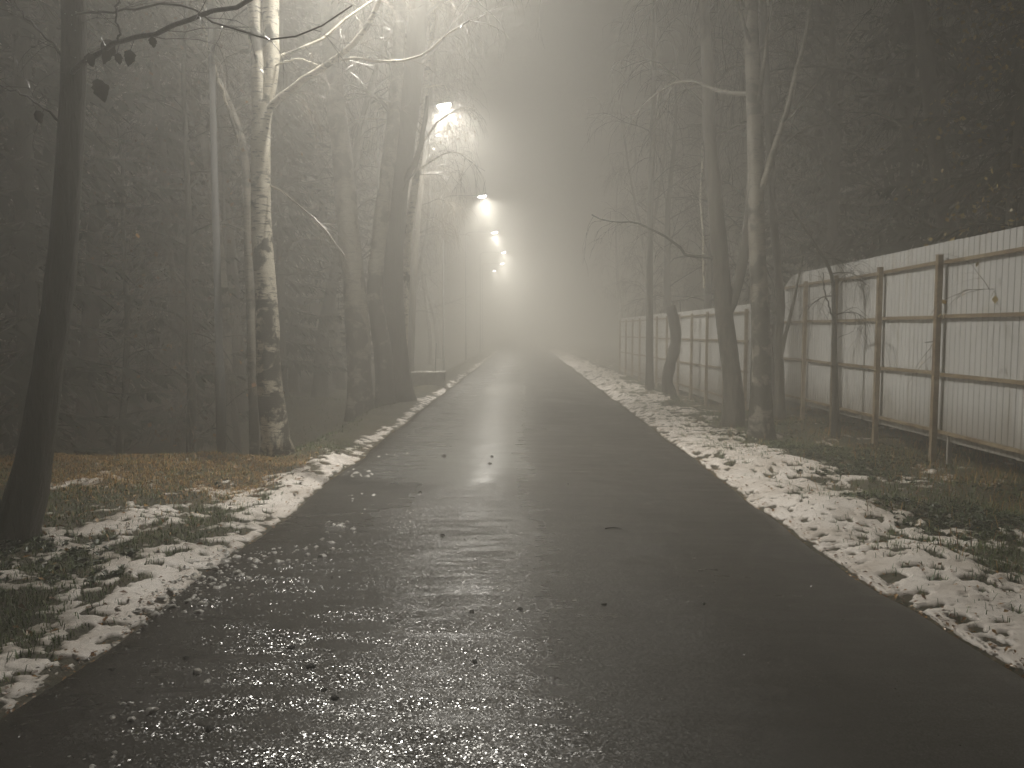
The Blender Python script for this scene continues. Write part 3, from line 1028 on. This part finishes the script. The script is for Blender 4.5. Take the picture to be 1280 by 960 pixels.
# right side of the road
R1, *_ = traced_tree('birch_tree', 'spotted birch standing just before the end of the near metal fence', 'tree',
    [(952, 546, 11.8), (951, 500, 11.8), (952, 450, 11.8), (950, 380, 11.8), (946, 300, 11.8), (944, 200, 11.8), (941, 100, 11.8), (938, -10, 11.8)], 0.165, 0.06, M['birch_spot'], 11, 53,
    crown=CR_BIRCH, limbmat=M['birch_dim'], flare=1.35,
    branches=[dict(p=[(948, 250, 11.8), (962, 205, 11.6), (980, 150, 11.4), (996, 90, 11.3), (1012, 20, 11.2), (1020, -40, 11.1)], r=0.055, r1=0.02, tw=8, mat=M['birch_dim']),
              dict(p=[(945, 140, 11.8), (952, 100, 11.6), (960, 40, 11.5), (968, -40, 11.4)], r=0.035, r1=0.015, tw=5, mat=M['birch_dim']),
              dict(p=[(978, 158, 11.4), (1010, 120, 11.2), (1050, 60, 11.0), (1090, 10, 10.8)], r=0.016, r1=0.007, tw=6, mat=M['birch_dim']),
              dict(p=[(955, 330, 11.8), (968, 360, 11.6), (972, 400, 11.5)], r=0.012, r1=0.005, tw=3, mat=M['bark'])])
R2, *_ = traced_tree('birch_tree', 'forked greyish tree beside the spotted birch, bough reaching over the road', 'tree',
    [(916, 532, 13.3), (917, 490, 13.3), (911, 440, 13.3), (905, 390, 13.3), (900, 320, 13.3), (893, 240, 13.3), (887, 170, 13.3), (885, 90, 13.3), (880, -10, 13.3)], 0.18, 0.06, M['bark_grey'], 11, 59,
    crown=CR_BIRCH, limbmat=M['bark_grey'], flare=1.2,
    branches=[dict(p=[(905, 400, 13.3), (918, 370, 13.3), (930, 320, 13.3), (938, 240, 13.4), (946, 150, 13.5), (955, 20, 13.6)], r=0.10, r1=0.04, tw=6, mat=M['bark_grey']),
              dict(p=[(900, 325, 13.3), (880, 321, 13.2), (858, 318, 13.1), (845, 305, 13.0), (825, 292, 12.9), (795, 279, 12.8), (765, 278, 12.7), (740, 270, 12.6)], r=0.030, r1=0.009, tw=14, tl=0.8, dr=0.5, mat=M['bark']),
              dict(p=[(880, 360, 13.6), (879, 300, 13.6), (876, 240, 13.6), (878, 180, 13.6)], r=0.02, r1=0.012, tw=4, mat=M['birch'])])
R3, *_ = traced_tree('crooked_stump', 'short crooked dark trunk, cut off level with the fence top', 'tree stump',
    [(840, 500, 18.8), (834, 478, 18.8), (838, 455, 18.8), (845, 425, 18.8), (842, 400, 18.8), (838, 383, 18.8)], 0.15, 0.125, M['bark'], None, 61, flare=1.2, nseg=18, bump=0.10)
R4, *_ = traced_tree('straight_tree', 'slim straight dark trunk rising in front of the far fence', 'tree',
    [(812, 490, 20.5), (812, 430, 20.5), (812, 350, 20.5), (813, 270, 20.5), (815, 200, 20.5), (817, 100, 20.5)], 0.105, 0.05, M['bark'], 12, 67,
    crown=dict(f0=0.4, nl=14, L=1.8, r=0.025, up=0.7, droop=0.5, ntw=6, twL=0.8, twr=0.005), limbmat=M['bark'], flare=1.15)
R5, *_ = traced_tree('young_tree', 'thin young tree growing against the fence at its thick post', 'tree',
    [(1044, 550, 11.3), (1044, 500, 11.3), (1043, 440, 11.3), (1042, 380, 11.3), (1038, 340, 11.3), (1015, 300, 11.3), (990, 262, 11.3)], 0.055, 0.014, M['bark'], None, 71,
    crown=dict(f0=0.5, nl=9, L=0.9, r=0.014, up=0.3, droop=0.5, ntw=5, twL=0.5, twr=0.003, sub=2), limbmat=M['bark'],
    branches=[dict(p=[(1042, 400, 11.3), (1032, 370, 11.2), (1028, 340, 11.2)], r=0.014, r1=0.006, tw=5, tl=0.4, tr=0.003, mat=M['bark'])])
R6, *_ = traced_tree('forked_tree', 'narrow forked tree hard against the far corner of the near fence', 'tree',
    [(974, 528, 13.8), (974, 470, 13.8), (973, 420, 13.8), (976, 380, 13.8), (972, 330, 13.8), (965, 250, 13.8)], 0.095, 0.04, M['bark_grey'], 9, 73,
    crown=dict(f0=0.5, nl=12, L=1.6, r=0.025, up=0.7, droop=0.5, ntw=6, twL=0.7, twr=0.004), limbmat=M['bark_grey'],
    branches=[dict(p=[(976, 450, 13.8), (984, 410, 13.7), (994, 370, 13.6), (1004, 320, 13.5)], r=0.04, r1=0.016, tw=4, mat=M['bark_grey'])])


# ---- stock of bare trees, copied for the woods and the far avenue
def stock_tree(name, seed, h, r0, mat, limbmat, twigmat, lean=0.4, crown=None, leaves=0):
    rng = np.random.default_rng(seed)
    path = wander((0, 0, -0.15), (rng.normal(0, 0.04), rng.normal(0, 0.04), 1), h, 24, rng, 0.035, (0, 0, 0.05))
    root = thing(name, (0, 0, 0), None, 'tree')
    link('trunk', trunk_mesh(path, r0, r0 * 0.22, mat, (0, 0, 0), 1.35, 9, seed), root)
    ml, mt = MB(), MB()
    crown_for(path, rng, limb_mb=ml, mb=mt, **crown)
    dress(root, ml, mt, limbmat, twigmat, (0, 0, 0))
    if leaves:
        lf = MB()
        leaf_set(lf, np.concatenate(mt.v), rng, leaves, 0.07)
        tag(link('leaves', lf.mesh('leaves', M['leaf_yellow'] if leaves > 300 else M['leaf_dead'], False), root), kind='stuff')
    return root


PROTO = {
    'birch': [stock_tree('birch_tree', 100 + i, 12 + i, 0.15, M['birch_dim'], M['birch_dim'], M['twig'], crown=dict(f0=0.28, nl=22, L=2.4, r=0.03, up=0.7, droop=0.9, ntw=7, twL=1.0, twr=0.006)) for i in range(3)],
    'dark': [stock_tree('bare_tree', 120 + i, 11 + 2 * i, 0.19, M['bark'], M['bark'], M['twig'], crown=dict(f0=0.22, nl=24, L=2.8, r=0.045, up=0.5, droop=0.3, ntw=7, twL=0.9, twr=0.006)) for i in range(3)],
    'leafy': [stock_tree('leafy_tree', 140 + i, 7 + i, 0.09, M['bark'], M['bark'], M['twig_pale'], crown=dict(f0=0.16, nl=22, L=1.9, r=0.022, up=0.5, droop=0.4, ntw=6, twL=0.7, twr=0.004), leaves=(750, 160)[i]) for i in range(2)],
}


def conifer(seed, h, w):  # dense trees added to both woods to block lamp light and darken the fog
    rng = np.random.default_rng(seed)
    root = thing('shade_conifer', (0, 0, 0), None, 'tree')
    path = wander((0, 0, -0.15), (0, 0, 1), h, 14, rng, 0.012)
    link('trunk', trunk_mesh(path, 0.16, 0.02, M['bark'], (0, 0, 0), 1.3, 8, seed), root)
    bb, vs, fs, b = MB(), [], [], 0
    z = 1.1
    while z < h - 0.4:
        L = w * (1 - z / h) ** 0.75 * rng.uniform(0.8, 1.15) + 0.15
        for k in range(rng.integers(5, 8)):
            a = rng.uniform(0, 2 * pi)
            d = np.array([cos(a), sin(a), 0])
            sd = np.array([-sin(a), cos(a), 0])
            l = L * rng.uniform(0.65, 1.1)
            p0, _ = sample(path, min((z + 0.15) / h, 0.99))
            q = [p0 + d * l * t + np.array([0, 0, -0.30 * l * t + 0.16 * l * t ** 3]) for t in (0, .3, .6, 1.0)]
            bb.tube(q, [0.018, 0.013, 0.008, 0.003], 3, False)
            for j in range(int(8 + 16 * l)):
                t = rng.uniform(0.12, 1.0)
                c, dd = sample(np.array(q), t * 0.999)
                s_ = rng.choice((-1, 1))
                e = unit(dd * 0.6 + sd * s_ * rng.uniform(0.3, 1.0) + np.array([0, 0, rng.uniform(-1.0, 0.1)])) * (0.16 + 0.34 * (1 - t) * l * 0.6) * rng.uniform(0.7, 1.3)
                n_ = unit(np.cross(e, (0.2, 0.1, 1.0))) * rng.uniform(0.018, 0.04)
                vs += [c - n_, c + n_, c + e * .6 + n_ * 1.3, c + e, c + e * .6 - n_ * 1.3]
                fs += [(b, b + 1, b + 2), (b, b + 2, b + 4), (b + 4, b + 2, b + 3)]
                b += 5
        z += rng.uniform(0.26, 0.40) * (0.7 + 0.5 * (1 - z / h))
    tag(link('limbs', bb.mesh('limbs', M['bark'], True), root), kind='stuff')
    tag(link('needles', fast_mesh('needles', np.array(vs), np.array(fs), M['needle'], False), root), kind='stuff')
    return root


PROTO['conifer'] = [conifer(160 + i, 12 + 2.0 * i, 2.1 + 0.2 * i) for i in range(3)]
USED = set()
SPOTS = []


def plant(kind, i, x, y, s, label, group=None, dz=0.0):
    p = PROTO['leafy'][1] if kind == 'leafy1' else PROTO[kind][i % len(PROTO[kind])]
    loc = (x, y, float(ground_z(x, y)) + dz)
    SPOTS.append((x, y))
    if p.name not in USED:
        USED.add(p.name)
        p.location = loc
        p.rotation_euler = (0, 0, R.uniform(0, 6.28))
        p.scale = (s, s, s)
        tag(p, label, 'tree', group)
        return p
    return dup(p, loc, R.uniform(0, 6.28), s, label, group)


ORD = 'first second third fourth fifth sixth seventh eighth ninth tenth eleventh twelfth thirteenth fourteenth'.split()


def wood(spots, kinds, s0, s1, label, group):
    """spots sorted as the photograph shows them from left to right; label holds one %s for the ordinal"""
    spots = sorted(spots, key=lambda q: q[0] / q[1])
    for k, (x, y) in enumerate(spots):
        plant(kinds[k % len(kinds)], k, x, y, R.uniform(s0, s1), label % ORD[k], group)


wood([(-7.9, 13.6), (-6.3, 17.0), (-10.4, 17.6), (-5.7, 21.3), (-8.6, 22.5), (-6.8, 28.0)],
     ('dark', 'dark', 'birch'), 0.85, 1.1, '%s bare trunk from the left in the dark wood beyond the ditch', 'bare trees of the dark wood left of the road')
wood([(-6.9, 10.6), (-8.6, 12.2), (-6.6, 14.6), (-10.6, 15.2), (-8.4, 18.6), (-6.2, 19.4), (-12.6, 19.5), (-7.4, 24.5), (-10.6, 25), (-6.6, 31)],
     ('conifer',), 0.85, 1.1, '%s dense conifer from the left, added to darken the murk beyond the ditch', 'conifers added to darken the wood left of the road')
for k, y in enumerate([25.5, 28.5, 33, 38.5, 45, 53]):
    plant(('birch', 'dark')[k % 2], k, -4.3 - R.uniform(0, 1.4) - 0.02 * y, y, R.uniform(0.85, 1.1), '%s tree past the snowy block fading into fog along the left road edge' % ORD[k], 'avenue trees fading along the left of the road')
for k, y in enumerate([26.5, 32.0, 39, 48]):
    plant(('dark', 'birch')[k % 2], k, 4.0 + R.uniform(0, 1.0) + 0.03 * y, y, R.uniform(0.8, 1.05), '%s tree past the slim straight trunk fading into fog on the right' % ORD[k], 'avenue trees fading along the right of the road')
wood([(8.2, 14.6), (7.1, 18.2), (10.6, 18.2), (6.9, 23.5), (9.4, 25.5), (7.2, 31), (10.4, 12.2)],
     ('dark', 'dark', 'birch'), 0.9, 1.15, '%s bare tree from the left rising behind the metal fence', 'bare trees of the wood behind the metal fence')
wood([(8.4, 10.0), (8.3, 12.6), (9.6, 15.0), (8.0, 16.6), (8.2, 20.6), (11.2, 20.6), (8.4, 26.0)],
     ('conifer',), 0.85, 1.1, '%s dense conifer from the left, added to darken the murk behind the metal fence', 'conifers added to darken the wood behind the metal fence')
plant('leafy', 0, 6.1, 9.6, 1.0, 'small tree behind the fence still holding pale yellow leaves, nearest the right edge')
plant('leafy', 0, 7.0, 10.9, 1.1, 'taller leafy tree farther behind the fence with yellow leaves')
wood([(-4.8, 10.8), (-6.2, 11.4), (-7.6, 10.5), (-5.4, 14.4), (-9.3, 11.3)], ('leafy1',), 0.75, 1.0, '%s thin twiggy sapling from the left in the dark ditch, few rusty leaves', 'thin twiggy saplings in the dark ditch')

# ------------------------------------------------------------------ corrugated steel fences
def fence(name, label, x0, y0, x1, y1, zb, zt, bay, ground, rails, corner=True, post_out=0.09, posts=None):
    L = math.hypot(x1 - x0, y1 - y0)
    ux, uy = (x1 - x0) / L, (y1 - y0) / L
    nx, ny = -uy, ux            # towards the road
    if nx > 0:
        nx, ny = -nx, -ny
    root = thing(name, (x0, y0, ground), label, 'fence')
    base = (x0, y0, ground)

    def pt(s, off, z):
        return np.array([x0 + ux * s + nx * off, y0 + uy * s + ny * off, z])
    pitch, amp = 0.105, 0.0038
    pw = pitch * 11
    npan = int(math.ceil(L / pw))
    prof = [(0.0, 0), (0.45, 0), (0.52, 1), (0.93, 1)]
    for k in range(npan):
        s0, s1 = k * pw, min((k + 1) * pw, L)
        ss, oo = [], []
        q = 0
        while s0 + q * pitch < s1 - 1e-4:
            for a, b in prof:
                s = s0 + (q + a) * pitch
                if s <= s1:
                    ss.append(s)
                    oo.append((b - 0.5) * 2 * amp)
            q += 1
        ss.append(s1 + 0.012)
        oo.append(-amp)
        dz = R.uniform(-0.008, 0.008)
        lift = 0.003 * (k % 2)
        mb = MB()
        vs = []
        for s, o_ in zip(ss, oo):
            top = zt + dz
            if corner and s > L - 0.9:
                top -= 0.32 * ((s - (L - 0.9)) / 0.9) ** 2.2
            vs += [pt(s, o_ + lift, zb + dz), pt(s, o_ + lift, top)]
        for i in range(len(ss) - 1):
            pass
        fs = [(2 * i, 2 * i + 2, 2 * i + 3, 2 * i + 1) for i in range(len(ss) - 1)]
        mb.add(vs, fs)
        link('corrugated_sheet', mb.mesh('corrugated_sheet', M['sheet'], False, base), root)
    nb = int(round(L / bay)) if posts is None else len(posts) - 1
    ang = math.atan2(uy, ux)
    rot = np.array([[cos(ang), -sin(ang), 0], [sin(ang), cos(ang), 0], [0, 0, 1]])
    tops = []
    for k in range(nb + 1):
        s = min(k * bay + 0.03, L - 0.03) if posts is None else posts[k]
        h = rails[0] + 0.065 + R.uniform(-0.02, 0.02)
        tops.append(s)
        mb = MB()
        gz = float(ground_z(*(pt(s, post_out, 0)[:2]))) - 0.15
        mb.box(pt(s, post_out, (gz + h) / 2), (0.062, 0.062, h - gz), rot)
        mb.box(pt(s, post_out, h + 0.003), (0.068, 0.068, 0.008), rot)
        link('post', mb.mesh('post', M['rust'], False, base), root)
    for k in range(nb):
        for rz in rails:
            a, b = tops[k] + 0.034, tops[k + 1] - 0.034
            za, zb2 = rz + R.uniform(-.012, .012), rz + R.uniform(-.012, .012)
            mb = MB()
            pa, pb = pt(a, post_out - 0.047, za), pt(b, post_out - 0.047, zb2)
            e = unit(pb - pa)
            nrm = np.array([nx, ny, 0])
            upv = np.cross(e, nrm)
            rr = np.stack([e, nrm, upv], 1)
            mb.box((pa + pb) / 2, (np.linalg.norm(pb - pa) + 0.064, 0.026, 0.042), rr)
            link('rail', mb.mesh('rail', M['rust'], False, base), root)
    return root


fence('corrugated_fence', 'near stretch of pale corrugated steel fence on rusty posts and rails', 5.05, 4.4, 5.02, 15.1, 0.30, 2.67, 1.5, 0.0, [2.43, 1.78, 1.10, 0.41], posts=[0.03, 1.55, 3.08, 4.90, 6.42, 7.93, 9.22, 10.67])
fence('corrugated_fence', 'far stretch of the pale fence fading into fog past the spotted birch', 4.75, 16.2, 4.15, 33.0, -0.08, 2.18, 1.5, -0.2, [2.03, 1.40, 0.75, 0.10], False)

# ------------------------------------------------------------------ street lamps
def lamp_head_mesh():
    mb = MB()
    prof = [(-0.30, 0.06, 0.03), (-0.22, 0.10, 0.055), (0.0, 0.14, 0.075), (0.24, 0.14, 0.065), (0.32, 0.10, 0.03)]
    vs = []
    for x, w, h in prof:
        vs += [(x, -w, 0), (x, w, 0), (x, w * 0.75, h), (x, -w * 0.75, h)]
    fs = [(3, 2, 1, 0), (16, 17, 18, 19)]
    for i in range(4):
        for k in range(4):
            k2 = (k + 1) % 4
            fs.append((i * 4 + k, i * 4 + k2, i * 4 + 4 + k2, i * 4 + 4 + k))
    mb.add(vs, fs)
    return mb.mesh('lamp_head', M['lamp_body'], False)


def lens_mesh():
    mb = MB()
    vs, n = [], 12
    for r, z in ((1.0, -0.002), (0.96, -0.055), (0.6, -0.085)):
        for k in range(n):
            a = 2 * pi * k / n
            vs.append((0.07 + 0.19 * r * cos(a), 0.125 * r * sin(a), z))
    vs.append((0.07, 0, -0.092))
    fs = [(i * n + (k + 1) % n, i * n + k, i * n + n + k, i * n + n + (k + 1) % n) for i in range(2) for k in range(n)]
    fs += [(2 * n + (k + 1) % n, 2 * n + k, 3 * n) for k in range(n)]
    mb.add(vs, fs)
    return mb.mesh('lens', M['lens'], True)


HEAD, LENS = lamp_head_mesh(), lens_mesh()
LIGHT = bpy.data.lights.new('lamp_light', 'AREA')
LIGHT.shape = 'ELLIPSE'
LIGHT.size, LIGHT.size_y = 0.30, 0.18
LIGHT.energy = LAMP_POWER
LIGHT.color = LAMP_COLOR
LIGHT.spread = radians(LAMP_SPREAD)


FAR_LIGHT = LIGHT.copy()
FAR_LIGHT.energy = LAMP_POWER * 1.45      # same fittings, far ones boosted to brighten the distant fog


def street_lamp(x, y, hx, hz, label, group='lamps along the left of the road'):
    gz = float(ground_z(x, y))
    root = thing('street_lamp', (x, y, gz), label, 'street lamp', group)
    mb = MB()
    H = hz - gz
    mb.tube([(0, 0, -0.1), (0, 0, 1.2), (0, 0, 1.21), (0, 0, H - 0.25)], [0.062, 0.060, 0.046, 0.034], 14)
    link('pole', mb.mesh('pole', M['pole'], True), root)
    arm = MB()
    d = hx - x
    arm.tube(smooth_path([(0, 0, H - 0.5), (0, 0, H - 0.2), (0.12, 0, H - 0.02), (0.5, 0, H + 0.06), (d - 0.22, 0, H + 0.05)], 14), 0.03, 8)
    link('arm', arm.mesh('arm', M['pole'], True), root)
    h = link('lamp_head', HEAD, root, (d, 0, H + 0.03))
    h.rotation_euler = (0, -radians(LAMP_TILT), 0)
    link('lens', LENS, h)
    for sgn in (-1, 1):     # road optics: one lobe up the road, one down it, both thrown to the carriageway side
        lo = bpy.data.objects.new('lamp_light', FAR_LIGHT if y > 30 else LIGHT)
        COL.objects.link(lo)
        lo.parent = h
        lo.location = (0.07, 0.03 * sgn, -0.115)
        lo.rotation_euler = Vector((LOBE[0], LOBE[1] * sgn, LOBE[2])).to_track_quat('-Z', 'Y').to_euler()
    return root


LAMPS = [
    (None, None, 9.6, 'nearest lamp, its slim grey pole by the forked birch and head above view'),
    (555, 133, 21.8, 'lamp with the largest bright head, twigs glittering round it'),
    (603, 246, 36.3, 'second bright lamp head down the row, clear of any twigs'),
    (618, 291, 49.5, 'third lamp head down the row, smaller than the one above'),
    (629, 316, 62.0, 'fourth lamp head down the row, upper of two close specks'),
    (628, 330, 72.0, 'fifth lamp head down the row, just under the fourth speck'),
    (618, 339, 81.0, 'farthest lamp head, lowest speck and set off to the left'),
]
for px, py, Y, lab in LAMPS:
    if px is None:
        street_lamp(-3.83, Y, -2.0, 8.0, lab)
    else:
        h = at(px, py, Y)
        street_lamp(h[0] - 1.85, Y, h[0] - 0.07, h[2], lab)

# ------------------------------------------------------------------ small things
# low snow capped block and marker stake at the left, past the stout trunks
blk = thing('concrete_block', (-2.75, 22.0, float(ground_z(-2.75, 22.0))), 'low concrete block with a snowy top past the stout trunks', 'block')
mb = MB()
mb.box((0, 0, 0.12), (0.95, 0.35, 0.5))
link('body', mb.mesh('body', M['concrete'], False), blk)
mb = MB()
for k in range(6):
    mb.box((-0.40 + k * 0.16, 0.0, 0.385 + 0.006 * (k % 3)), (0.17, 0.30 + 0.02 * (k % 2), 0.035))
link('snow_cap', mb.mesh('snow_cap', M['cap_snow'], True), blk)
st = MB()
st.tube([(0, 0, 0), (0.02, 0, 0.6), (0.05, 0, 1.25)], [0.018, 0.016, 0.012], 6)
s = link('marker_stake', st.mesh('marker_stake', M['bark'], True), None, (-2.62, 22.5, float(ground_z(-2.62, 22.5)) - 0.05))
tag(s, 'thin leaning stake behind the snow topped block', 'stake')


sp = at(1187, 548, 9.1)
mb = MB()
mb.box((0, 0, 0.16), (0.05, 0.03, 0.42))
mb.box((0, 0.0, 0.375), (0.056, 0.036, 0.02))
tag(link('pale_stub', mb.mesh('pale_stub', M['sheet'], False), None, (sp[0], sp[1], float(ground_z(sp[0], sp[1])))), 'short pale stub standing at the fence foot beside a rusty post', 'stub')


def clod_mesh(seed):
    rng = np.random.default_rng(seed)
    n = 8
    vs = [(0, 0, 1)]
    for z, r in ((0.6, 0.75), (0.0, 1.0)):
        for k in range(n):
            a = 2 * pi * k / n
            q = r * rng.uniform(0.7, 1.25)
            vs.append((q * cos(a), q * sin(a) * 0.8, z * rng.uniform(0.7, 1.2)))
    fs = [(0, 1 + k, 1 + (k + 1) % n) for k in range(n)] + [(1 + k, 1 + n + k, 1 + n + (k + 1) % n, 1 + (k + 1) % n) for k in range(n)]
    mb = MB()
    mb.add(vs, fs)
    return mb.mesh('clod', M['clod'], False)


CL = [clod_mesh(i) for i in range(4)]
for k, (px, py, sz) in enumerate([(555, 572, 8), (615, 573, 6), (612, 582, 6), (364, 814, 12), (262, 914, 14), (388, 838, 14), (590, 770, 9), (594, 833, 10), (650, 766, 8), (405, 868, 11), (418, 878, 14), (265, 915, 10),
                                  (525, 618, 6), (553, 672, 7), (710, 607, 5), (755, 760, 9), (140, 838, 10), (232, 826, 9), (415, 725, 6), (880, 760, 7)]):
    d = ray(px, py)
    tt = -CAMZ / d[2]
    p = np.array([0, 0, CAMZ]) + d * tt
    o = link('clod', CL[k % 4], None, (p[0], p[1], float(road_z(p[0], p[1])) - 0.002))
    r = sz / 2 * p[1] / FPX
    o.scale = (r, r, r * 0.75)
    o.rotation_euler = (0, 0, R.uniform(0, 6))
    tag(o, 'small dark clod or curled leaf lying on the wet asphalt', 'clod', 'dark clods scattered over the road')
d = ray(767, 665)
p = np.array([0, 0, CAMZ]) + d * (-CAMZ / d[2])
mb = MB()
mb.tube(smooth_path([(-0.07, 0, 0.006), (0, 0.02, 0.010), (0.07, 0.0, 0.006)], 8), [0.006, 0.006, 0.005, 0.005, 0.005, 0.004, 0.003, 0.002], 5)
tag(link('fallen_twig', mb.mesh('fallen_twig', M['bark_wet'], True), None, (p[0], p[1], float(road_z(p[0], p[1])))), 'short dark twig lying across the middle of the road', 'twig')

# ------------------------------------------------------------------ the fog
m = bpy.data.materials.new('fog')
m.use_nodes = True
nt = m.node_tree
for n in list(nt.nodes):
    if n.type != 'OUTPUT_MATERIAL':
        nt.nodes.remove(n)
pv = nt.nodes.new('ShaderNodeVolumePrincipled')
pv.inputs['Color'].default_value = (*FOG_COLOR, 1)
pv.inputs['Density'].default_value = HAZE_DENSITY
pv.inputs['Anisotropy'].default_value = HAZE_ANISO
nt.links.new(pv.outputs[0], [n for n in nt.nodes if n.type == 'OUTPUT_MATERIAL'][0].inputs['Volume'])
mb = MB()
mb.box((0, 84, 9.0), (200, 200, 27.0))
hz = link('haze', mb.mesh('haze', m, False))
tag(hz, kind='stuff')
